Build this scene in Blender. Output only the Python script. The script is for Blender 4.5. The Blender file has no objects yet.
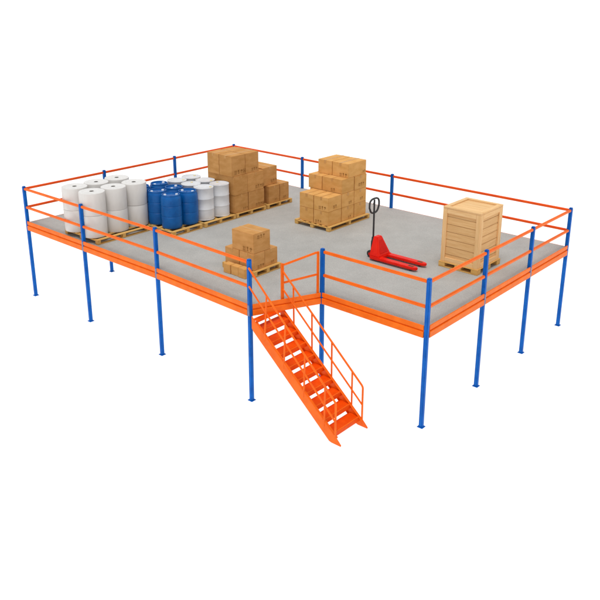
import bpy, bmesh, math, random
from mathutils import Vector, Matrix
random.seed(7)
scene = bpy.context.scene
C = scene.collection

# ------------------------------------------------------------------ materials
def lin(r, g, b):
    f = lambda c: (c/255/12.92) if c/255 <= .04045 else ((c/255+.055)/1.055)**2.4
    return (f(r), f(g), f(b), 1)

def base_mat(name, rough=.5, spec=.4, metallic=0):
    m = bpy.data.materials.new(name); m.use_nodes = True
    nt = m.node_tree; b = nt.nodes['Principled BSDF']
    b.inputs['Roughness'].default_value = rough
    b.inputs['Specular IOR Level'].default_value = spec
    b.inputs['Metallic'].default_value = metallic
    return m, nt, b

def noise_mat(name, c1, c2, scale=8, rough=.5, spec=.4, stretch=(1, 1, 1), detail=5, bump=0, bscale=None, lo=.35, hi=.65, per_object=0.0):
    """two tones mixed by object-space noise, an optional fine bump and a small tone shift per object"""
    m, nt, b = base_mat(name, rough, spec)
    N, L = nt.nodes, nt.links
    tc = N.new('ShaderNodeTexCoord'); mp = N.new('ShaderNodeMapping')
    mp.inputs['Scale'].default_value = stretch
    oi = N.new('ShaderNodeObjectInfo')
    add = N.new('ShaderNodeVectorMath'); add.operation = 'ADD'
    mul = N.new('ShaderNodeMath'); mul.operation = 'MULTIPLY'; mul.inputs[1].default_value = 37
    L.new(oi.outputs['Random'], mul.inputs[0])
    L.new(tc.outputs['Object'], add.inputs[0]); L.new(mul.outputs[0], add.inputs[1])
    L.new(add.outputs[0], mp.inputs['Vector'])
    nz = N.new('ShaderNodeTexNoise'); nz.inputs['Scale'].default_value = scale; nz.inputs['Detail'].default_value = detail
    L.new(mp.outputs[0], nz.inputs['Vector'])
    mr = N.new('ShaderNodeMapRange'); mr.inputs['From Min'].default_value = lo; mr.inputs['From Max'].default_value = hi
    L.new(nz.outputs['Fac'], mr.inputs['Value'])
    mx = N.new('ShaderNodeMix'); mx.data_type = 'RGBA'
    mx.inputs[6].default_value = c1; mx.inputs[7].default_value = c2
    L.new(mr.outputs[0], mx.inputs[0])
    out = mx.outputs[2]
    if per_object:
        hv = N.new('ShaderNodeHueSaturation')
        m2 = N.new('ShaderNodeMapRange'); m2.inputs['To Min'].default_value = 1-per_object; m2.inputs['To Max'].default_value = 1+per_object
        L.new(oi.outputs['Random'], m2.inputs['Value']); L.new(m2.outputs[0], hv.inputs['Value'])
        L.new(out, hv.inputs['Color']); out = hv.outputs[0]
    L.new(out, b.inputs['Base Color'])
    r2 = N.new('ShaderNodeMapRange'); r2.inputs['To Min'].default_value = rough-.06; r2.inputs['To Max'].default_value = min(1, rough+.08)
    L.new(nz.outputs['Fac'], r2.inputs['Value']); L.new(r2.outputs[0], b.inputs['Roughness'])
    if bump:
        n2 = N.new('ShaderNodeTexNoise'); n2.inputs['Scale'].default_value = bscale or scale*6; n2.inputs['Detail'].default_value = 3
        L.new(mp.outputs[0], n2.inputs['Vector'])
        bp = N.new('ShaderNodeBump'); bp.inputs['Strength'].default_value = bump; bp.inputs['Distance'].default_value = .01
        L.new(n2.outputs['Fac'], bp.inputs['Height']); L.new(bp.outputs[0], b.inputs['Normal'])
    return m

M = {}
M['blue_paint'] = noise_mat('blue_paint', lin(4, 88, 176), lin(12, 102, 194), 5, .45, .14)
M['plate_blue'] = noise_mat('plate_blue', lin(96, 110, 150), lin(120, 128, 160), 9, .4, .45)
M['orange_paint'] = noise_mat('orange_paint', lin(234, 106, 12), lin(244, 118, 22), 4, .45, .2)
M['rail_orange'] = noise_mat('rail_orange', lin(234, 102, 12), lin(244, 114, 22), 4, .45, .2)
M['rail_red'] = noise_mat('rail_red', lin(240, 86, 22), lin(248, 98, 30), 4, .45, .2)
M['stair_orange'] = noise_mat('stair_orange', lin(234, 98, 10), lin(243, 110, 18), 4, .45, .2)
M['tread_orange'] = noise_mat('tread_orange', lin(226, 74, 2), lin(236, 86, 8), 6, .5, .12)
M['cardboard'] = noise_mat('cardboard', lin(194, 141, 82), lin(208, 156, 97), 3.5, .85, .06, (1, 1, 2.5), bump=.06, bscale=60, per_object=.05)
M['cardboard_pale'] = noise_mat('cardboard_pale', lin(212, 158, 90), lin(224, 172, 106), 3.5, .85, .06, (1, 1, 2.5), bump=.06, bscale=60, per_object=.05)
M['tape'] = noise_mat('tape', lin(198, 146, 84), lin(208, 158, 96), 6, .4, .25)
M['print'] = noise_mat('print', lin(144, 98, 48), lin(160, 113, 60), 30, .8, .1)
M['white_wrap'] = noise_mat('white_wrap', lin(213, 210, 206), lin(222, 220, 216), 4, .55, .3, (1, 1, .4), bump=.12, bscale=22)
M['roll_end'] = noise_mat('roll_end', lin(218, 217, 214), lin(228, 227, 225), 14, .8, .15)
M['core'] = noise_mat('core', lin(112, 108, 104), lin(130, 126, 120), 12, .9, .1)
M['blue_plastic'] = noise_mat('blue_plastic', lin(0, 84, 156), lin(6, 97, 172), 5, .38, .28)
M['white_plastic'] = noise_mat('white_plastic', lin(212, 214, 218), lin(224, 226, 229), 4, .42, .4)
M['cap_white'] = noise_mat('cap_white', lin(214, 224, 236), lin(230, 236, 244), 10, .4, .4)
M['cap_cream'] = noise_mat('cap_cream', lin(225, 208, 150), lin(232, 218, 165), 10, .4, .4)
M['red_paint'] = noise_mat('red_paint', lin(226, 24, 8), lin(236, 36, 14), 6, .40, .22)
M['dark_red'] = noise_mat('dark_red', lin(206, 14, 4), lin(216, 22, 8), 6, .42, .2)
M['black'] = noise_mat('black', lin(38, 38, 40), lin(50, 50, 52), 9, .45, .4)
M['olive'] = noise_mat('olive', lin(70, 58, 26), lin(86, 70, 34), 9, .5, .3)

def wood(name, c1, c2, axis):
    """timber with the grain running along one local axis"""
    st = [16, 16, 16]; st[axis] = 1.1
    return noise_mat(name, c1, c2, 2.2, .68, .2, tuple(st), detail=6, bump=.15, bscale=8, lo=.3, hi=.7, per_object=.04)
M['pallet_x'] = wood('pallet_timber_x', lin(208, 160, 86), lin(226, 184, 112), 0)
M['pallet_y'] = wood('pallet_timber_y', lin(206, 158, 84), lin(224, 182, 110), 1)
M['crate_board_x'] = wood('crate_board_x', lin(216, 170, 112), lin(232, 191, 135), 0)
M['crate_board_y'] = wood('crate_board_y', lin(216, 170, 112), lin(232, 191, 135), 1)
M['crate_x'] = wood('crate_timber_x', lin(226, 182, 124), lin(240, 201, 148), 0)
M['crate_y'] = wood('crate_timber_y', lin(226, 182, 124), lin(240, 201, 148), 1)
M['crate_z'] = wood('crate_timber_z', lin(226, 182, 124), lin(240, 201, 148), 2)

# deck: pale grey speckled board with a faint panel tone
def deck_mat():
    m, nt, b = base_mat('deck_board', .75, .25)
    N, L = nt.nodes, nt.links
    tc = N.new('ShaderNodeTexCoord')
    def nz(scale, detail, lo, hi, c1, c2):
        n = N.new('ShaderNodeTexNoise'); n.inputs['Scale'].default_value = scale; n.inputs['Detail'].default_value = detail
        n.inputs['Roughness'].default_value = .65
        L.new(tc.outputs['Object'], n.inputs['Vector'])
        r = N.new('ShaderNodeValToRGB')
        r.color_ramp.elements[0].position = lo; r.color_ramp.elements[1].position = hi
        r.color_ramp.elements[0].color = c1; r.color_ramp.elements[1].color = c2
        L.new(n.outputs['Fac'], r.inputs[0]); return r.outputs[0], n.outputs['Fac']
    a, fa = nz(48, 6, .34, .66, lin(166, 165, 162), lin(194, 193, 188))
    c, _ = nz(1.1, 4, .3, .7, lin(236, 236, 236), lin(255, 255, 255))
    d, _ = nz(130, 2, .33, .45, lin(226, 226, 226), lin(255, 255, 255))
    mx = N.new('ShaderNodeMix'); mx.data_type = 'RGBA'; mx.blend_type = 'MULTIPLY'; mx.inputs[0].default_value = 1
    L.new(a, mx.inputs[6]); L.new(c, mx.inputs[7])
    m2 = N.new('ShaderNodeMix'); m2.data_type = 'RGBA'; m2.blend_type = 'MULTIPLY'; m2.inputs[0].default_value = 1
    L.new(mx.outputs[2], m2.inputs[6]); L.new(d, m2.inputs[7])
    L.new(m2.outputs[2], b.inputs['Base Color'])
    bp = N.new('ShaderNodeBump'); bp.inputs['Strength'].default_value = .15; bp.inputs['Distance'].default_value = .004
    L.new(fa, bp.inputs['Height']); L.new(bp.outputs[0], b.inputs['Normal'])
    return m
M['deck'] = deck_mat()

# white floor with an added glow that keeps it white and nearly shadowless
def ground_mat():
    m, nt, b = base_mat('self_lit_white_floor', .9, 0)
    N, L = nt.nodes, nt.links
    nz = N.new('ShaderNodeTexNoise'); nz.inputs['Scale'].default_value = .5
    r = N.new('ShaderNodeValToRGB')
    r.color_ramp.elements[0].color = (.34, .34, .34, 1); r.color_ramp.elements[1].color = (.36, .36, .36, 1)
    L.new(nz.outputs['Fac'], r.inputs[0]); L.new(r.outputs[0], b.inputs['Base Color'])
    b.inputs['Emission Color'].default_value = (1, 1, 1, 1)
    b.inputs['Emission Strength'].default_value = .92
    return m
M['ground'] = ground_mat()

# ------------------------------------------------------------------ mesh helpers
def bm_box(bm, x0, x1, y0, y1, z0, z1, mat=None):
    vs = [bm.verts.new(Vector(c)) for c in ((x0,y0,z0),(x1,y0,z0),(x1,y1,z0),(x0,y1,z0),(x0,y0,z1),(x1,y0,z1),(x1,y1,z1),(x0,y1,z1))]
    if mat is not None:
        for v in vs: v.co = mat @ v.co
    for f in ((0,3,2,1),(4,5,6,7),(0,1,5,4),(1,2,6,5),(2,3,7,6),(3,0,4,7)):
        bm.faces.new([vs[i] for i in f])

def bm_prism(bm, poly, d0, d1, place):
    """extrude a 2-D outline between two depths; place(a, b, d) gives the 3-D point"""
    A = [bm.verts.new(place(a, b, d0)) for a, b in poly]
    B = [bm.verts.new(place(a, b, d1)) for a, b in poly]
    n = len(poly)
    bm.faces.new(A[::-1]); bm.faces.new(B)
    for i in range(n):
        bm.faces.new((A[i], A[(i+1) % n], B[(i+1) % n], B[i]))

def bm_lathe(bm, prof, n=40, cx=0, cy=0):
    rings = []
    for r, z in prof:
        if r < 1e-6:
            rings.append([bm.verts.new((cx, cy, z))])
        else:
            rings.append([bm.verts.new((cx+r*math.cos(2*math.pi*i/n), cy+r*math.sin(2*math.pi*i/n), z)) for i in range(n)])
    for a, b in zip(rings, rings[1:]):
        for i in range(n):
            j = (i+1) % n
            if len(a) == 1 and len(b) == 1: continue
            if len(a) == 1: bm.faces.new((a[0], b[j], b[i]))
            elif len(b) == 1: bm.faces.new((a[i], a[j], b[0]))
            else: bm.faces.new((a[i], a[j], b[j], b[i]))

def frame_at(p, q):
    p, q = Vector(p), Vector(q); d = (q-p).normalized()
    up = Vector((0, 0, 1)) if abs(d.z) < .95 else Vector((0, 1, 0))
    s = d.cross(up).normalized(); t = s.cross(d)
    return p, q, d, s, t

def bm_bar(bm, p, q, w, h):
    """square tube from p to q"""
    p, q, d, s, t = frame_at(p, q)
    A = [bm.verts.new(p + s*a*w/2 + t*b*h/2) for a, b in ((-1,-1),(1,-1),(1,1),(-1,1))]
    B = [bm.verts.new(q + s*a*w/2 + t*b*h/2) for a, b in ((-1,-1),(1,-1),(1,1),(-1,1))]
    bm.faces.new(A[::-1]); bm.faces.new(B)
    for i in range(4): bm.faces.new((A[i], A[(i+1) % 4], B[(i+1) % 4], B[i]))

def bm_tube(bm, pts, r, n=10, closed=False):
    pts = [Vector(p) for p in pts]; rings = []; k = len(pts)
    prev = None
    for i, p in enumerate(pts):
        if closed: d = (pts[(i+1) % k]-pts[i-1]).normalized()
        else: d = (pts[min(i+1, k-1)]-pts[max(i-1, 0)]).normalized()
        if prev is None:
            s = d.orthogonal().normalized()
        else:
            s = (prev - d*prev.dot(d)).normalized()
        prev = s; t = d.cross(s)
        rings.append([bm.verts.new(p + (s*math.cos(2*math.pi*j/n)+t*math.sin(2*math.pi*j/n))*r) for j in range(n)])
    rng = range(k if closed else k-1)
    for i in rng:
        a, b = rings[i], rings[(i+1) % k]
        for j in range(n): bm.faces.new((a[j], a[(j+1) % n], b[(j+1) % n], b[j]))
    if not closed:
        bm.faces.new(rings[0][::-1]); bm.faces.new(rings[-1])

def make(name, bm, mat, parent=None, loc=None, bevel=0, smooth=False, seg=2):
    bmesh.ops.recalc_face_normals(bm, faces=bm.faces)
    if bevel:
        bmesh.ops.bevel(bm, geom=[e for e in bm.edges if e.calc_face_angle(0) > .5], offset=bevel, segments=seg, affect='EDGES', clamp_overlap=True)
    me = bpy.data.meshes.new(name); bm.to_mesh(me); bm.free()
    me.materials.append(M[mat])
    o = bpy.data.objects.new(name, me); C.objects.link(o)
    if parent: o.parent = parent
    if loc: o.location = loc
    if smooth:
        for p in me.polygons: p.use_smooth = True
        me.set_sharp_from_angle(angle=math.radians(38))
    return o

def tag(o, label=None, cat=None, group=None, kind=None):
    if label: o['label'] = label
    if cat: o['category'] = cat
    if group: o['group'] = group
    if kind: o['kind'] = kind
    return o

def thing(name, label, cat, loc, rz=0, group=None):
    o = bpy.data.objects.new(name, None); C.objects.link(o)
    o.empty_display_size = .2
    o.location = loc; o.rotation_euler = (0, 0, rz)
    return tag(o, label, cat, group)

def copy_tree(o, parent=None):
    c = o.copy(); C.objects.link(c)
    if parent: c.parent = parent
    for ch in [x for x in list(C.objects) if x.parent == o]: copy_tree(ch, c)
    return c

# ------------------------------------------------------------------ ground
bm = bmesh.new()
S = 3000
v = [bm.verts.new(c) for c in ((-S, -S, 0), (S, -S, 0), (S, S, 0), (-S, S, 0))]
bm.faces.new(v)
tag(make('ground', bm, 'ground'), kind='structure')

# ------------------------------------------------------------------ mezzanine platform
H = 2.3375; T = H+1.1
plat = thing('mezzanine_platform', 'raised grey platform on blue posts with orange edge beams and guard rails', 'platform', (0, 0, 0))
P0, P1, P2, P3 = (0, 0), (2.891, 0), (6.057, 0), (9.424, -.12)
P4, P5, P6, P7, P8 = (10.156, 1.492), (12.982, 1.492), (12.982, 3.884), (12.982, 6.243), (12.982, 8.521)
Q1, Q2, PB = (0, 2.79), (0, 5.678), (0, 8.521)
R1, R2, R3 = (3.394, 8.521), (7.164, 8.521), (10.45, 8.521)

# deck sheet
outline = [P0, P1, P2, P3, P4, P5, P8, PB]
def inset(poly, d):
    n = len(poly); out = []
    for i in range(n):
        a, b, c = Vector(poly[i-1]), Vector(poly[i]), Vector(poly[(i+1) % n])
        e1 = (b-a).normalized(); e2 = (c-b).normalized()
        n1 = Vector((-e1.y, e1.x)); n2 = Vector((-e2.y, e2.x))
        k = (n1+n2); k = k/(1+n1.dot(n2)) if 1+n1.dot(n2) > .05 else n1
        out.append(b + k*d)
    return out
bm = bmesh.new()
bm_prism(bm, [tuple(p) for p in inset(outline, -.012)], H-.038, H, lambda a, b, d: Vector((a, b, d)))
make('deck', bm, 'deck', plat)

# posts with foot plates and beam connectors
def post(p, ang=0, top=T):
    x, y = p; w = .0445
    bm = bmesh.new(); bm_box(bm, -w, w, -w, w, .012, top)
    o = make('post', bm, 'blue_paint', plat, (x, y, 0), bevel=.012)
    o.rotation_euler.z = ang
    bm = bmesh.new(); bm_box(bm, -.070, .070, -.070, .070, .001, .016)
    make('foot_plate', bm, 'blue_paint', o, bevel=.004)
    bm = bmesh.new(); bm_box(bm, -.040, .040, -.040, .040, top+.001, top+.010)
    make('post_cap', bm, 'blue_paint', o, bevel=.004)
    return o
posts = [P0, P1, P2, P3, P4, P5, P6, P7, P8, Q1, Q2, PB, R1, R2, R3]
for p in [P0, P1, P2, P5, P6, P7, P8, Q1, Q2, PB, R1, R2, P3, P4]: post(p)

# edge beams: a stepped cold-rolled section, ends butting at the posts
def beam(a, b, ga=.034, gb=.034, over=.058, lip=.056, name='edge_beam'):
    a, b = Vector(a), Vector(b); d = (b-a).normalized(); nrm = Vector((d.y, -d.x))   # outward
    L = (b-a).length
    prof = [(.018, -.045), (.018, lip-.004), (.022, lip), (over-.014, lip), (over-.010, lip-.006), (over-.010, -.045), (over-.040, -.056), (over-.040, -.072), (over-.002, -.086), (over, -.092), (over, -.208), (over-.008, -.222), (-.02, -.222), (-.02, -.045)]
    bm = bmesh.new()
    bm_prism(bm, prof, ga, L-gb, lambda o, z, s: Vector((a.x+d.x*s+nrm.x*o, a.y+d.y*s+nrm.y*o, H+z)))
    return make(name, bm, 'orange_paint', plat, bevel=.004, seg=1)
runs = [(P0, P1), (P1, P2), (P2, P3), (P4, P5), (P5, P6), (P6, P7), (P7, P8), (P8, R2), (R2, R1), (R1, PB), (PB, Q2), (Q2, Q1), (Q1, P0)]
corner = {P0, P5, P8, PB}
for a, b in runs:
    back = (a, b) in runs[7:]
    beam(a, b, .05 if a in corner else .034, .05 if b in corner else .034, lip=-.003 if back else .056)
beam(P3, P4, .05, .05, .045)
# connector plates where two beams meet on a post face
for p, d in ((P1, (0,-1)), (P2, (0,-1)), (P3, (0,-1)), (P6, (1,0)), (P7, (1,0))):
    bm = bmesh.new(); x, y = p
    if d == (0, -1): bm_box(bm, x-.030, x+.030, y-.056, y-.040, H-.215, H+.045)
    else: bm_box(bm, x+.040, x+.056, y-.030, y+.030, H-.215, H+.045)
    make('connector_plate', bm, 'plate_blue', plat, bevel=.003)

# guard rails (two per bay)
def rail(p, q, mat='rail_orange', w=.064):
    bm = bmesh.new(); bm_bar(bm, p, q, w, w)
    return make('guard_rail', bm, mat, plat, bevel=.010)
def bay(a, b, mat):
    A, B = Vector(a), Vector(b); d = (B-A).normalized()*.044
    for z in (T-.065, H+.475):
        rail((A.x+d.x, A.y+d.y, z), (B.x-d.x, B.y-d.y, z), mat)
for a, b in ((P0,P1),(P1,P2),(P2,P3),(P4,P5),(P5,P6),(P6,P7),(P7,P8)): bay(a, b, 'rail_orange')
for a, b in ((P8,R2),(R2,R1),(R1,PB),(PB,Q2),(Q2,Q1),(Q1,P0)): bay(a, b, 'rail_red')
# the short guard beside the stair head
G0 = Vector((9.70, .64)); G1 = Vector((10.10, 1.40))
bm = bmesh.new(); bm_bar(bm, (G0.x, G0.y, H-.10), (G0.x, G0.y, H+.87), .062, .062); make('guard_post', bm, 'rail_orange', plat, bevel=.008)
bm = bmesh.new(); bm_bar(bm, (G1.x, G1.y, H+.001), (G1.x, G1.y, H+1.05), .05, .05); make('guard_post', bm, 'rail_orange', plat, bevel=.008)
gd = (G1-G0).normalized()
for z0, z1 in ((H+.835, H+1.03), (H+.41, H+.50)):
    a = G0+gd*.033; b = G1-gd*.027
    rail((a.x, a.y, z0), (b.x, b.y, z1), w=.045)

# ------------------------------------------------------------------ staircase
st = thing('staircase', 'orange steel open-riser staircase with handrails leading up to the platform', 'staircase', (12.1, .2, 0))
def sm(name, bm, mat, bevel=0, parent=st, smooth=False):
    for v_ in bm.verts: v_.co -= Vector((12.1, .2, 0))
    return make(name, bm, mat, parent, bevel=bevel, smooth=smooth)
SV0, SV1 = -.26, .66
k = .845
u_of = lambda z, z0, u0: u0 + (z0-z)/k
# stringers: channel with flanges turned outwards
def stringer(v, out):
    bm = bmesh.new()
    up = lambda u: 2.20 - k*(u-9.62)     # upper edge
    lo = lambda u: 1.86 - k*(u-9.66)     # lower edge
    ub = 12.04
    poly = [(9.615, 2.21), (9.72, 2.20-k*.10), (ub, up(ub)), (12.16, .035), (12.15, .002), (11.90, .002), (11.84, lo(11.84)), (9.66, 1.86), (9.615, 1.92)]
    t = .016
    pl = lambda a, b, d: Vector((a, v+d, b))
    bm_prism(bm, poly, -t/2, t/2, pl)
    o = sm('stringer', bm, 'stair_orange', .003)
    for fn, off in ((up, -.012), (lo, .012)):
        b2 = bmesh.new()
        u0, u1 = (9.72, 12.03) if fn is up else (9.68, 11.82)
        c = [(u0, fn(u0)+off-.008), (u1, fn(u1)+off-.008), (u1, fn(u1)+off+.008), (u0, fn(u0)+off+.008)]
        lo_d, hi_d = sorted((out*(t/2+.0005), out*(t/2+.045)))
        bm_prism(b2, c, lo_d, hi_d, pl)
        sm('flange', b2, 'stair_orange', .002, o).parent = o
        # flange geometry is in the stair's frame, like the stringer's
    return o
stringer(SV0, 1); stringer(SV1, -1)
# treads: folded plate with a deep front lip
N_T = 9
for i in range(N_T):
    z = 1.945 - .2145*i
    u = 9.80 + .2145/k*i
    bm = bmesh.new()
    prof = [(-.165, 0), (.115, 0), (.120, -.005), (.120, -.105), (.112, -.105), (.112, -.012), (-.157, -.012), (-.157, -.045), (-.165, -.045)]
    bm_prism(bm, prof, SV0+.011, SV1-.011, lambda a, b, d: Vector((u+a, d, z+b)))
    tr = sm('tread', bm, 'tread_orange', .003)
    bm = bmesh.new()
    bm_box(bm, u+.095, u+.1185, SV0+.03, SV1-.03, z+.0005, z+.004)
    nb = sm('nosing', bm, 'stair_orange'); nb.parent = tr
bm = bmesh.new()
bm_prism(bm, [(-.043, 0), (.10, 0), (.104, -.005), (.104, -.05), (.096, -.05), (.096, -.012), (-.043, -.012)], SV0+.011, SV1-.011, lambda a, b, d: Vector((9.66+a, d, 2.135+b)))
sm('landing_tread', bm, 'tread_orange', .003)
# handrails
hz = lambda u: 3.135 - .905*(u-9.6)
UE = 12.0
for v, us in ((SV0, (10.0, 10.56, 11.13, 11.70)), (SV1, (10.03, 10.57, 11.14, 11.71))):
    r = .022
    ua, va_ = (9.455, -.168) if v == SV0 else (9.70, .64)
    vv = lambda u: va_ + (v-va_)*(u-ua)/(UE-ua)
    bm = bmesh.new()
    bm_tube(bm, [(ua, va_, hz(ua)), (UE-.03, vv(UE-.03), hz(UE-.03)), (UE-.006, v, hz(UE)-.012), (UE, v, hz(UE)-.04), (UE, v, .17)], r, 12)
    sm('handrail', bm, 'stair_orange', smooth=True)
    bm = bmesh.new()
    bm_tube(bm, [(ua, va_, hz(ua)-.43), (UE-.012, vv(UE), hz(UE)-.43)], r*.9, 12)
    sm('mid_rail', bm, 'stair_orange', smooth=True)
    for u in us:
        bm = bmesh.new()
        bm_bar(bm, (u, v, 2.06-k*(u-9.62)), (u, vv(u), hz(u)-.012), .030, .030)
        sm('baluster', bm, 'stair_orange', .003)

# ------------------------------------------------------------------ pallets
PZ = .138
def pallet(x0, x1, y0, y1, label, ny=3, nx=3, slats=7):
    cx, cy = (x0+x1)/2, (y0+y1)/2; hx, hy = (x1-x0)/2, (y1-y0)/2
    t = thing('pallet', label, 'pallet', (cx, cy, H+.0015), math.radians(random.uniform(-.5, .5)), 'timber pallets on the deck')
    # slats along y lie on three stringer boards along x
    xs = [-hx+.06 + i*(2*hx-.12)/(slats-1) for i in range(slats)]
    for x in xs:
        bm = bmesh.new(); w = .055 if slats > 6 else .06
        bm_box(bm, x-w, x+w, -hy, hy, PZ-.022, PZ); make('slat', bm, 'pallet_y', t, bevel=.003)
    ys = [-hy+.05 + i*(2*hy-.10)/(ny-1) for i in range(ny)]
    bxs = [-hx+.065 + i*(2*hx-.13)/(nx-1) for i in range(nx)]
    for y in ys:
        bm = bmesh.new(); bm_box(bm, -hx, hx, y-.05, y+.05, PZ-.043, PZ-.0225); make('cross_board', bm, 'pallet_x', t, bevel=.003)
    for x in bxs:
        for y in ys:
            bm = bmesh.new(); bm_box(bm, x-.064, x+.064, y-.048, y+.048, .0205, PZ-.0435); make('block', bm, 'pallet_x', t, bevel=.004)
    for x in bxs:
        bm = bmesh.new(); bm_box(bm, x-.058, x+.058, -hy+.004, hy-.004, 0, .02); make('bottom_board', bm, 'pallet_y', t, bevel=.003)
    return t
pallet(1.76, 3.36, .14, 1.90, 'pallet under the tall white rolls near the left end of the platform')
pallet(2.35, 4.33, 1.98, 3.06, 'pallet under the blue drums')
pallet(2.40, 4.36, 3.13, 4.38, 'pallet under the white drums')
pallet(3.10, 4.36, 4.42, 5.70, 'pallet under the tallest brown box stack beside the white drums')
pallet(3.30, 4.36, 5.76, 6.92, 'pallet under the low three-box stack nearest the back corner of the platform')
pallet(5.98, 7.32, 5.22, 7.16, 'pallet under the stepped box stack in the middle of the deck')
pallet(7.13, 8.28, 1.20, 2.16, 'pallet under the small box stack by the top of the stairs')

# ------------------------------------------------------------------ rolls
BZ = H+PZ+.003
def roll(x, y, z, h, r, label):
    t = thing('wrapped_roll', label, 'roll', (x, y, z), random.uniform(0, 6.28), 'white wrapped rolls on the left pallet')
    bm = bmesh.new()
    bm_lathe(bm, [(r-.012, 0), (r-.003, .003), (r, .014), (r, h-.016), (r-.004, h-.005), (r-.014, h)], 56)
    make('wrap', bm, 'white_wrap', t, smooth=True)
    bm = bmesh.new()
    pr = [(r-.0145, h-.0005)]
    for i in range(1, 6):
        rr = r-.0145-(r-.09)*i/6
        pr += [(rr+.004, h-.0005-.0012*(i % 2)), (rr, h-.0015-.001*(i % 2))]
    pr += [(.062, h-.002), (.060, h-.004)]
    bm_lathe(bm, pr, 48); make('roll_end', bm, 'roll_end', t, smooth=True)
    bm = bmesh.new()
    bm_lathe(bm, [(.0595, h+.001), (.047, h+.001), (.044, h-.01), (.044, h-.12), (0, h-.12)], 28); make('core_tube', bm, 'core', t, smooth=True)
    return t
RH = .622; RR = .354
rx0, rx1 = 2.05, 2.86; rys = (.395, 1.105, 1.812)
roll(rx1, rys[0], BZ, RH, RR, 'lower roll of the white column nearest the front railing, on the aisle side')
roll(rx1+.004, rys[0]+.003, BZ+RH+.002, RH, RR, 'upper roll of the white column nearest the front railing, on the aisle side')
roll(rx1, rys[1], BZ, RH, RR-.004, 'lower roll of the middle white column on the aisle side of the roll pallet')
roll(rx1-.005, rys[1]+.004, BZ+RH+.002, RH, RR-.004, 'upper roll of the middle white column on the aisle side of the roll pallet')
roll(rx1, rys[2], BZ, RH, RR-.004, 'lower roll of the white column standing right beside the blue drums')
roll(rx1+.003, rys[2]-.004, BZ+RH+.002, RH, RR-.004, 'upper roll of the white column standing right beside the blue drums')
roll(rx0, rys[0], BZ, RH, RR, 'lower roll of the leftmost white column, nearest the left corner post')
roll(rx0-.004, rys[0]+.002, BZ+RH+.002, RH, RR, 'upper roll of the leftmost white column, nearest the left corner post')
roll(rx0, rys[1], BZ, 2*RH, RR-.004, 'white roll in the middle of the rear row, half hidden by the front rolls')
roll(rx0, rys[2], BZ, 2*RH, RR-.006, 'farthest white roll in the rear row, in front of a blue rail post')

# ------------------------------------------------------------------ drums
def drum(kind, x, y, label, rz):
    h = .97; r = .293 if kind == 'blue' else .290
    t = thing('blue_drum' if kind == 'blue' else 'white_drum', label, 'drum', (x, y, BZ), rz,
              'blue plastic drums on a pallet' if kind == 'blue' else 'white drums on a pallet')
    bm = bmesh.new()
    if kind == 'blue':
        pr = [(0, .004), (r-.05, .004), (r-.03, 0), (r-.012, .012), (r-.004, .04)]
        pr += [(r, .10), (r+.002, .30), (r+.001, .335), (r-.006, .343), (r-.006, .357), (r+.001, .365), (r+.003, .5), (r+.001, .635), (r-.006, .643), (r-.006, .657), (r+.001, .665), (r, .80), (r-.006, .86)]
        pr += [(r-.016, .895), (r-.032, .92), (r-.038, .935), (r-.034, .955), (r-.042, .97), (r-.056, .97), (r-.062, .958), (r-.066, .930), (0, .928)]
        make('drum_body', (bm_lathe(bm, pr, 56), bm)[1], 'blue_plastic', t, smooth=True)
        for s, nm in ((1, 'bung_cap'), (-1, 'bung_cap')):
            bm = bmesh.new()
            bm_lathe(bm, [(.040, .926), (.040, .962), (.036, .968), (0, .968)], 20, s*.165, 0)
            make(nm, bm, 'cap_white', t, smooth=True)
        bm = bmesh.new()       # handling boss between the bungs
        bm_box(bm, -.05, .05, -.19, -.08, .9285, .962); make('handle_boss', bm, 'blue_plastic', t, bevel=.012)
    else:
        pr = [(0, .006), (r-.012, .006), (r-.008, 0), (r+.004, .004), (r+.005, .014), (r-.002, .022), (r-.002, .30)]
        for zc in (.325, .64):
            pr += [(r-.002, zc-.02), (r+.006, zc-.008), (r+.006, zc+.008), (r-.002, zc+.02)]
        pr += [(r-.002, .935), (r+.004, .945), (r+.007, .957), (r+.004, .968), (r-.004, .970), (r-.010, .966), (r-.013, .952), (r-.05, .950), (r-.058, .944), (0, .944)]
        make('drum_body', (bm_lathe(bm, pr, 56), bm)[1], 'white_plastic', t, smooth=True)
        for s, rr_ in ((1, .036), (-1, .022)):
            bm = bmesh.new(); bm_lathe(bm, [(rr_, .943), (rr_, .958), (rr_-.005, .962), (0, .962)], 20, s*.2, .02)
            make('bung_cap', bm, 'cap_white' if s < 0 else 'cap_cream', t, smooth=True)
    return t
for x, y, l, rz in ((3.87, 2.31, 'blue plastic drum at the front corner of its pallet, fully in view', .9),
                (3.90, 2.90, 'blue plastic drum at the right front, touching the nearest white drum', .4),
                (3.25, 2.325, 'blue plastic drum in the middle of the left row, behind the front drum', 1.2),
                (3.28, 2.915, 'blue plastic drum in the middle of the right row, only its top showing', 2.1),
                (2.47, 2.325, 'blue plastic drum at the far left, squeezed against the white rolls', .2),
                (2.60, 2.915, 'farthest blue plastic drum, its lid showing behind the others', 1.6)):
    drum('blue', x, y, l, rz)
for x, y, l, rz in ((3.93, 3.495, 'white drum at the front left of its pallet, beside the blue drums', .8),
                (3.97, 4.085, 'white drum at the front right of its pallet, beside the tall box stack', 2.6),
                (3.36, 3.505, 'white drum in the middle of the left row, top showing behind the blue drums', 2.2),
                (3.34, 4.09, 'white drum in the middle of the right row, behind the front right white drum', .3),
                (2.72, 3.505, 'white drum at the rear left of its pallet, just above the blue lids', 1.1),
                (2.70, 4.09, 'farthest white drum, against the side of the tall box stack', 1.8)):
    drum('white', x, y, l, rz)

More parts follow.
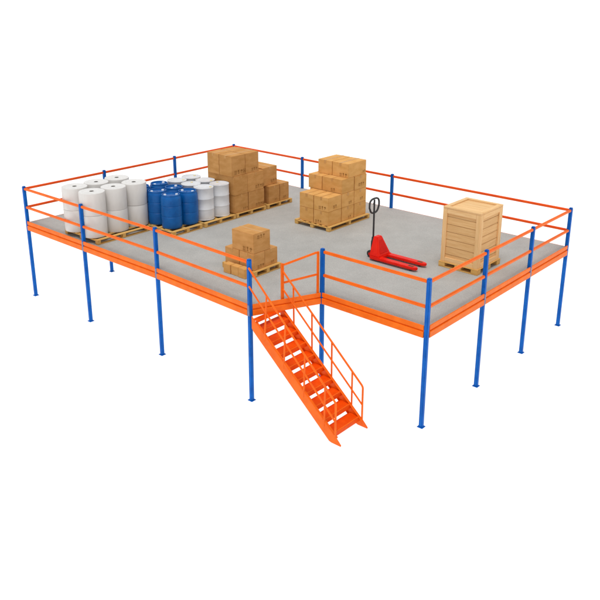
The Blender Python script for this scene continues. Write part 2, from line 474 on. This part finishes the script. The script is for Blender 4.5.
# ------------------------------------------------------------------ cardboard boxes
def icon(bm, kind, cx, cz, s, place):
    """small shipping marks built as flat shapes"""
    def poly(pts): bm.faces.new([bm.verts.new(place(cx+a*s, cz+b*s)) for a, b in pts])
    if kind == 'arrow':
        for d in (-.24, .24):
            poly([(d-.06, -.5), (d+.06, -.5), (d+.06, .15), (d-.06, .15)])
            poly([(d-.2, .151), (d+.2, .151), (d, .5)])
        poly([(-.5, -.62), (.5, -.62), (.5, -.54), (-.5, -.54)])
    elif kind == 'glass':
        poly([(-.28, .5), (-.20, .0), (.20, .0), (.28, .5)])
        poly([(-.05, -.001), (-.05, -.42), (.05, -.42), (.05, -.001)])
        poly([(-.24, -.421), (-.24, -.52), (.24, -.52), (.24, -.421)])
    elif kind == 'umbrella':
        poly([(-.45, .05), (.45, .05), (.30, .34), (0, .46), (-.30, .34)])
        poly([(-.04, .049), (-.04, -.5), (.04, -.5), (.04, .049)])
        poly([(-.2, -.44), (-.2, -.52), (-.041, -.52), (-.041, -.44)])
    elif kind == 'frame':
        for a in ((-.45, -.5, .45, -.4), (-.45, .4, .45, .5), (-.45, -.399, -.35, .399), (.35, -.399, .45, .399)):
            poly([(a[0], a[1]), (a[2], a[1]), (a[2], a[3]), (a[0], a[3])])
        poly([(-.15, -.2), (.15, -.2), (.15, .2), (-.15, .2)])
    elif kind == 'bar':
        poly([(-.9, -.12), (.9, -.12), (.9, .12), (-.9, .12)])

def box(x0, x1, y0, y1, z0, h, label, mat='cardboard', tape='x', marks=(), group='brown cardboard boxes', jit=.6, name='cardboard_box', tape_w=.035):
    g = .004
    cx, cy = (x0+x1)/2, (y0+y1)/2; hx, hy = (x1-x0)/2-g, (y1-y0)/2-g; h = h-.003
    bm = bmesh.new(); bm_box(bm, -hx, hx, -hy, hy, 0, h)
    # slightly bowed panels, as filled cartons have
    bmesh.ops.subdivide_edges(bm, edges=bm.edges, cuts=4, use_grid_fill=True)
    bow = random.uniform(.002, .005)
    for v_ in bm.verts:
        a, b_, c = v_.co.x/hx, v_.co.y/hy, (v_.co.z-h/2)/(h/2)
        if abs(a) > .999: v_.co.x += math.copysign(bow*(1-b_*b_)*(1-c*c), a)*.6
        if abs(b_) > .999: v_.co.y += math.copysign(bow*(1-a*a)*(1-c*c), b_)*.6
    bmesh.ops.recalc_face_normals(bm, faces=bm.faces)
    o = make(name, bm, mat, None, (cx, cy, z0+.001), bevel=.006, smooth=True)
    o.rotation_euler.z = math.radians(random.uniform(-jit, jit))
    tag(o, label, 'box', group)
    # closing tape over the flap seam, folded down both ends
    if tape:
        bm = bmesh.new(); e = .0025; dn = min(.09, h*.22)
        w = tape_w
        if tape == 'x':
            bm_box(bm, -hx-e, hx+e, -w, w, h-.0005, h+e)
            for s in (-1, 1): bm_box(bm, min(s*hx, s*(hx+e+.004)), max(s*hx, s*(hx+e+.004)), -w, w, h-dn, h-.0006)
        else:
            bm_box(bm, -w, w, -hy-e, hy+e, h-.0005, h+e)
            for s in (-1, 1): bm_box(bm, -w, w, min(s*hy, s*(hy+e+.004)), max(s*hy, s*(hy+e+.004)), h-dn, h-.0006)
        make('tape', bm, 'tape', o)
    for face, a, zc, s, kinds in marks:
        s = s*.88; bm = bmesh.new()
        if face == 'u': place = lambda p, q: Vector((hx+.0085, p, q))
        else: place = lambda p, q: Vector((p, -hy-.0085, q))
        half = hy if face == 'u' else hx
        for i, kd in enumerate(kinds):
            icon(bm, kd, a*half + (i-(len(kinds)-1)/2)*s*1.12, zc*h, s, place)
        make('printed_mark', bm, 'print', o)
    return o
K4 = ('arrow', 'glass', 'umbrella', 'frame'); K3 = ('arrow', 'glass', 'umbrella'); K2 = ('arrow', 'glass')

g1 = 'boxes in the tallest stack'
z1 = H+PZ+.003; hA = .565
DY = .045   # keeps the stack on its own pallet
box(3.16, 4.30, 4.40, 4.97, z1, hA, 'bottom box of the tallest stack on the side next to the white drums', tape='x', group=g1, marks=(('u', .55, .18, .075, K3),))
box(3.16, 4.30, 4.98, 5.68, z1, hA, 'bottom box of the tallest stack on the side next to the low back stack', tape='x', group=g1, marks=(('u', .42, .2, .10, K4),))
z2 = z1+hA
box(3.14, 4.31, 4.385, 4.945, z2, .585, 'second-tier box of the tallest stack above the white drums', tape='x', group=g1)
box(3.16, 4.30, 4.95, 5.66, z2, .585, 'second-tier box of the tallest stack with printed marks low on its right side', tape='x', group=g1, marks=(('u', .5, .22, .10, K4),))
z3 = z2+.585
box(3.72, 4.28, 4.33, 4.89, z3, .62, 'top box of the tallest stack at its near corner, with a row of dark marks', tape='y', group=g1, marks=(('u', .2, .2, .125, K4),))
box(3.73, 4.27, 4.90, 5.48, z3, .62, 'top box of the tallest stack on the aisle side, farther from the drums', tape='y', group=g1, marks=(('u', .35, .17, .09, K3),))
box(3.19, 3.71, 4.335, 4.89, z3, .62, 'top box of the tallest stack at its left end, above the white drums', tape='y', group=g1)
box(3.20, 3.71, 4.90, 5.48, z3, .615, 'top box of the tallest stack at its rear, below the back corner post', tape='y', group=g1)
g2 = 'boxes in the low back stack'
box(3.42, 4.30, 5.90, 6.39, z1, .565, 'wider bottom box of the low stack nearest the back corner', tape='x', group=g2, marks=(('u', .3, .2, .06, K2),))
box(3.42, 4.30, 6.40, 6.83, z1, .565, 'narrow bottom box at the far end of the low back stack', tape='x', group=g2, marks=(('u', 0, .2, .07, K2),))
box(3.34, 4.16, 5.76, 6.42, z2+.002, .585, 'single upper box on the low back stack, leaning next to the tallest stack', tape='x', group=g2, marks=(('u', .55, .22, .10, K3),))

g3 = 'boxes in the stepped stack'
cb = 'cardboard_pale'
zz = z1; hB = .418
lv = [z1+i*hB for i in range(5)]
side = 'on the stepped stack in the middle of the deck'
box(6.12, 6.66, 5.28, 5.89, lv[0], hB, 'bottom left box in the front step of the stepped middle stack', cb, 'y', group=g3)
box(6.67, 7.22, 5.28, 5.89, lv[0], hB, 'bottom right box in the front step of the stepped middle stack', cb, 'y', group=g3, marks=(('v', -.35, .22, .085, K3),))
box(6.12, 6.66, 5.28, 5.89, lv[1], hB, 'top left box of the front step of the stepped middle stack', cb, 'y', group=g3)
box(6.67, 7.22, 5.28, 5.89, lv[1], hB, 'top right box of the front step of the stepped middle stack', cb, 'y', group=g3, marks=(('v', .2, .25, .10, K3), ('u', 0, .3, .09, K2)))
box(5.99, 7.22, 5.90, 6.49, lv[0], hB, 'bottom box halfway along the right side of the stepped middle stack', cb, 'x', group=g3, marks=(('u', .3, .2, .08, K2),))
box(5.99, 7.22, 6.50, 7.09, lv[0], hB, 'bottom box at the far end of the right side of the stepped middle stack', cb, 'x', group=g3)
box(5.99, 7.22, 5.90, 6.49, lv[1], hB, 'second-tier box halfway along the right side of the stepped middle stack', cb, 'x', group=g3, marks=(('u', .35, .25, .08, K2),))
box(5.99, 7.22, 6.50, 7.09, lv[1], hB, 'second-tier box at the far end of the right side of the stepped middle stack', cb, 'x', group=g3, marks=(('u', .2, .3, .08, K2),))
box(5.93, 6.46, 5.90, 6.49, lv[2], hB, 'left box of the second step of the stepped middle stack', cb, 'y', group=g3)
box(6.47, 7.21, 5.90, 6.49, lv[2], hB, 'right box of the second step of the stepped middle stack', cb, 'y', group=g3, marks=(('v', .1, .22, .09, K2),))
box(5.99, 7.22, 6.50, 7.09, lv[2], hB, 'third-tier box at the far end of the stepped middle stack, printed on its right side', cb, 'x', group=g3, marks=(('u', .1, .35, .10, K3),))
box(6.05, 6.59, 6.20, 7.08, lv[3], hB, 'topmost left box of the stepped middle stack', cb, 'y', group=g3)
box(6.60, 7.20, 6.20, 7.08, lv[3], hB, 'topmost right box of the stepped middle stack', cb, 'y', group=g3, marks=(('v', .4, .2, .10, K3), ('u', .75, .22, .07, K2)))

g4 = 'boxes in the small stack by the stairs'
box(7.19, 7.69, 1.25, 1.64, z1, .42, 'lower left box of the small stack by the stairs', 'cardboard', 'y', group=g4)
box(7.70, 8.20, 1.25, 1.64, z1, .42, 'lower front box of the small stack, behind the blue stair post', 'cardboard', 'y', group=g4, marks=(('u', .25, .2, .085, K3),))
box(7.22, 8.19, 1.65, 2.11, z1, .42, 'lower right box of the small stack, facing the stair guard', 'cardboard', 'x', group=g4, marks=(('u', .2, .2, .06, K2),))
box(7.43, 8.18, 1.27, 1.86, z1+.422, .50, 'single large box on top of the small stack by the stairs', 'cardboard', 'x', group=g4, marks=(('v', .45, .2, .115, K3), ('u', -.1, .82, .095, K3)))
g5 = 'small cartons on the deck'
box(7.40, 7.65, .98, 1.17, H+.002, .235, 'leftmost small carton on the deck in front of the small stack', cb, None, group=g5)
box(7.66, 7.92, .99, 1.17, H+.002, .24, 'middle small carton on the deck in front of the small stack', cb, None, group=g5)
box(7.93, 8.17, .97, 1.17, H+.002, .245, 'right small carton on the deck, just behind the blue stair post', cb, None, group=g5)

# ------------------------------------------------------------------ wooden crate
X0, X1, Y0, Y1 = 11.18, 12.22, 4.93, 6.06
CH = 1.55
cr = thing('wooden_crate', 'tall pale wooden crate of horizontal boards standing on skids', 'crate', ((X0+X1)/2, (Y0+Y1)/2, H+.0015))
hx, hy = (X1-X0)/2, (Y1-Y0)/2
def cp(name, args, mat, bevel=.005, parent=cr):
    bm = bmesh.new(); bm_box(bm, *args); return make(name, bm, mat, parent, bevel=bevel)
zb = .145; fw = .115; ft = .036
# skids
for sx in (-1, 0, 1):
    for sy in (-1, 0, 1):
        cp('skid_block', (sx*(hx-.06)-.09, sx*(hx-.06)+.09, sy*(hy-.06)-.09, sy*(hy-.06)+.09, .0225, zb-.024), 'pallet_x')
for sy in (-1, 0, 1):
    cp('skid_board', (-hx-.03, hx+.03, sy*(hy-.06)-.09, sy*(hy-.06)+.09, 0, .022), 'pallet_x')
cp('crate_floor', (-hx-.03, hx+.03, -hy-.03, hy+.03, zb-.0235, zb-.001), 'pallet_x')
# side boards
nb = 7; z0 = zb; z1c = CH-.03
for i in range(nb):
    a = z0 + (z1c-z0)*i/nb; b = z0 + (z1c-z0)*(i+1)/nb - .006
    ix, iy = hx-ft, hy-ft
    for s in (-1, 1):
        cp('side_board', (-ix+.021, ix-.021, min(s*iy, s*(iy-.02)), max(s*iy, s*(iy-.02)), a, b), 'crate_board_x', .007)
        cp('side_board', (min(s*ix, s*(ix-.02)), max(s*ix, s*(ix-.02)), -iy, iy, a, b), 'crate_board_y', .007)
# frame battens on the four faces
for s in (-1, 1):
    ya, yb = sorted((s*(hy-ft+.0005), s*hy)); xa, xb = sorted((s*(hx-ft+.0005), s*hx))
    for t_ in (-1, 1):
        xa2, xb2 = sorted((t_*hx, t_*(hx-fw)))
        cp('corner_batten', (xa2, xb2, ya, yb, z0, z1c), 'crate_z')
        ya2, yb2 = sorted((t_*(hy-ft-.0005), t_*(hy-fw-ft)))
        cp('corner_batten', (xa, xb, ya2, yb2, z0, z1c), 'crate_z')
    for (za, zb_) in ((z0+.0005, z0+fw), (z1c-fw, z1c-.0005)):
        cp('frame_batten', (-hx+fw+.001, hx-fw-.001, ya, yb, za, zb_), 'crate_x')
        cp('frame_batten', (xa, xb, -hy+fw+ft+.001, hy-fw-ft-.001, za, zb_), 'crate_y')
# lid
for i in range(6):
    a = -hy + 2*hy*i/6 + .002; b = -hy + 2*hy*(i+1)/6 - .002
    cp('lid_board', (-hx, hx, a, b, z1c+.001, z1c+.018), 'crate_x', .003)
for s in (-1, 1):
    a, b = sorted((s*(hy+.004), s*(hy-.115)))
    cp('lid_frame', (-hx-.004, hx+.004, a, b, z1c+.0185, CH+.022), 'crate_x', .005)
    a, b = sorted((s*(hx+.004), s*(hx-.115)))
    cp('lid_frame', (a, b, -hy+.116, hy-.116, z1c+.0185, CH+.022), 'crate_y', .005)

# ------------------------------------------------------------------ pallet jack
JX, JY = 9.62, 4.36
pj = thing('pallet_jack', 'red hand pallet jack with black upright loop handle', 'pallet jack', (JX, JY, H+.0015))
def jk(name, bm, mat, bevel=0, smooth=False, parent=pj): return make(name, bm, mat, parent, bevel=bevel, smooth=smooth)
# forks with rounded, tapering tips
for s in (-1, 1):
    yc = s*.205; w = .088
    bm = bmesh.new()
    pts = [(.02, -w), (1.22, -w), (1.34, -w*.72), (1.385, -w*.3), (1.385, w*.3), (1.34, w*.72), (1.22, w), (.02, w)]
    bm_prism(bm, pts, .045, .115, lambda a, b, d: Vector((a, yc+b, d)))
    f = jk('fork', bm, 'red_paint', .014)
    bm = bmesh.new(); bm_box(bm, 1.12, 1.27, yc-.035, yc+.035, .1152, .1175); jk('roller_slot', bm, 'olive', .0, parent=f)
    bm = bmesh.new()
    bm_tube(bm, [(1.19, yc-.04, .042), (1.19, yc+.04, .042)], .040, 20); jk('load_roller', bm, 'black', .004, True, f)
# base yoke joining the forks
bm = bmesh.new()
bm_prism(bm, [(-.10, -.16), (-.02, -.292), (.27, -.292), (.27, .292), (-.02, .292), (-.10, .16)], .04, .128, lambda a, b, d: Vector((a, b, d)))
jk('yoke', bm, 'red_paint', .014)
# tapered housing
def frustum(b0, b1, z0, z1):
    bm = bmesh.new()
    A = [bm.verts.new((x, y, z0)) for x, y in b0]; B = [bm.verts.new((x, y, z1)) for x, y in b1]
    bm.faces.new(A[::-1]); bm.faces.new(B)
    for i in range(4): bm.faces.new((A[i], A[(i+1) % 4], B[(i+1) % 4], B[i]))
    return bm
hs = jk('housing', frustum([(-.05, -.27), (.24, -.27), (.24, .27), (-.05, .27)], [(-.05, -.10), (.075, -.10), (.075, .10), (-.05, .10)], .1285, .60), 'red_paint', .014)
# recessed-looking front panel, laid just proud of the sloping face
def on_face(t, y, off=.004):
    z = .1285+(.60-.1285)*t; x = .24-(.24-.075)*t
    nx, nz = (.60-.1285), (.24-.075); l = math.hypot(nx, nz)
    return Vector((x+nx/l*off, y, z+nz/l*off))
bm = bmesh.new()
A = [on_face(t, y, .0015) for t, y in ((.12, -.18), (.12, .18), (.84, .075), (.84, -.075))]
B = [on_face(t, y, .008) for t, y in ((.14, -.17), (.14, .17), (.82, .07), (.82, -.07))]
va = [bm.verts.new(p) for p in A]; vb = [bm.verts.new(p) for p in B]
bm.faces.new(vb); bm.faces.new(va[::-1])
for i in range(4): bm.faces.new((va[i], va[(i+1) % 4], vb[(i+1) % 4], vb[i]))
jk('front_panel', bm, 'dark_red', .0, parent=hs)
# pump and steering wheels
bm = bmesh.new(); bm_lathe(bm, [(0, .16), (.05, .16), (.058, .18), (.058, .42), (.045, .46), (.040, .54), (0, .54)], 20, -.13, 0); jk('pump', bm, 'black', 0, True)
for s in (-1, 1):
    bm = bmesh.new(); bm_tube(bm, [(-.15, s*.045, .098), (-.15, s*.115, .098)], .097, 26); w = jk('steering_wheel', bm, 'black', .01, True)
    bm = bmesh.new(); bm_tube(bm, [(-.15, s*.1155, .098), (-.15, s*.121, .098)], .04, 18); jk('hub', bm, 'dark_red', 0, True, w)
# handle
bm = bmesh.new(); bm_tube(bm, [(-.13, 0, .5405), (-.13, 0, 1.54)], .024, 14); jk('handle_shaft', bm, 'black', 0, True)
bm = bmesh.new()
loop = []
for i in range(36):
    a = 2*math.pi*i/36
    ca, sa = math.cos(a), math.sin(a)
    y = .205*math.copysign(abs(ca)**.75, ca); zz_ = 1.385 + .19*math.copysign(abs(sa)**(.6 if sa > 0 else .95), sa)
    loop.append((-.13, y*(1 if sa > -.2 else .93), zz_))
bm_tube(bm, loop, .025, 12, closed=True); jk('handle_loop', bm, 'black', 0, True)
bm = bmesh.new(); bm_tube(bm, [(-.165, .03, 1.48), (-.185, .03, 1.40)], .010, 8); jk('release_lever', bm, 'black', 0, True)

# ------------------------------------------------------------------ light
w = bpy.data.worlds.new('World'); scene.world = w; w.use_nodes = True
nt = w.node_tree; bg = nt.nodes['Background']
# pale studio surround: white at the horizon, a little softer overhead
tc = nt.nodes.new('ShaderNodeTexCoord'); sx = nt.nodes.new('ShaderNodeSeparateXYZ'); rp = nt.nodes.new('ShaderNodeValToRGB')
nt.links.new(tc.outputs['Generated'], sx.inputs[0]); nt.links.new(sx.outputs['Z'], rp.inputs[0]); nt.links.new(rp.outputs[0], bg.inputs[0])
rp.color_ramp.elements[0].position = .06; rp.color_ramp.elements[0].color = (1, 1, 1, 1)
rp.color_ramp.elements[1].position = .40; rp.color_ramp.elements[1].color = (.60, .60, .61, 1)
bg.inputs[1].default_value = 1.0
sd = bpy.data.lights.new('key_light', 'SUN'); sd.energy = 1.75; sd.angle = math.radians(28); sd.color = (1, .985, .96)
so = bpy.data.objects.new('key_light', sd); C.objects.link(so)
so.location = (4, -6, 12)
so.rotation_euler = Vector((-.10, .24, -1)).to_track_quat('-Z', 'Y').to_euler()

# ------------------------------------------------------------------ camera
f, ppx, ppy = 773.687, 307.571, 239.765
yaw, pit, rol = -.711060, -.318531, .004911
fw_ = Vector((math.sin(yaw)*math.cos(pit), math.cos(yaw)*math.cos(pit), math.sin(pit)))
r_ = Vector((math.cos(yaw), -math.sin(yaw), 0)); u_ = r_.cross(fw_)
r2 = r_*math.cos(rol)+u_*math.sin(rol); u2 = u_*math.cos(rol)-r_*math.sin(rol)
cd = bpy.data.cameras.new('camera'); cam = bpy.data.objects.new('camera', cd); C.objects.link(cam)
m = Matrix.Identity(4)
for i in range(3): m[i][0], m[i][1], m[i][2] = r2[i], u2[i], -fw_[i]
m.translation = Vector((20.67556, -11.24300, 9.09770))
cam.matrix_world = m
cd.sensor_width = 36; cd.lens = f/600*36
cd.shift_x = (300-ppx)/600; cd.shift_y = (ppy-300)/600
cd.clip_start = .1; cd.clip_end = 9000
scene.camera = cam
scene.view_settings.view_transform = 'Standard'; scene.view_settings.look = 'None'
scene.view_settings.exposure = 0; scene.view_settings.gamma = 1
scene.render.resolution_x = scene.render.resolution_y = 1024
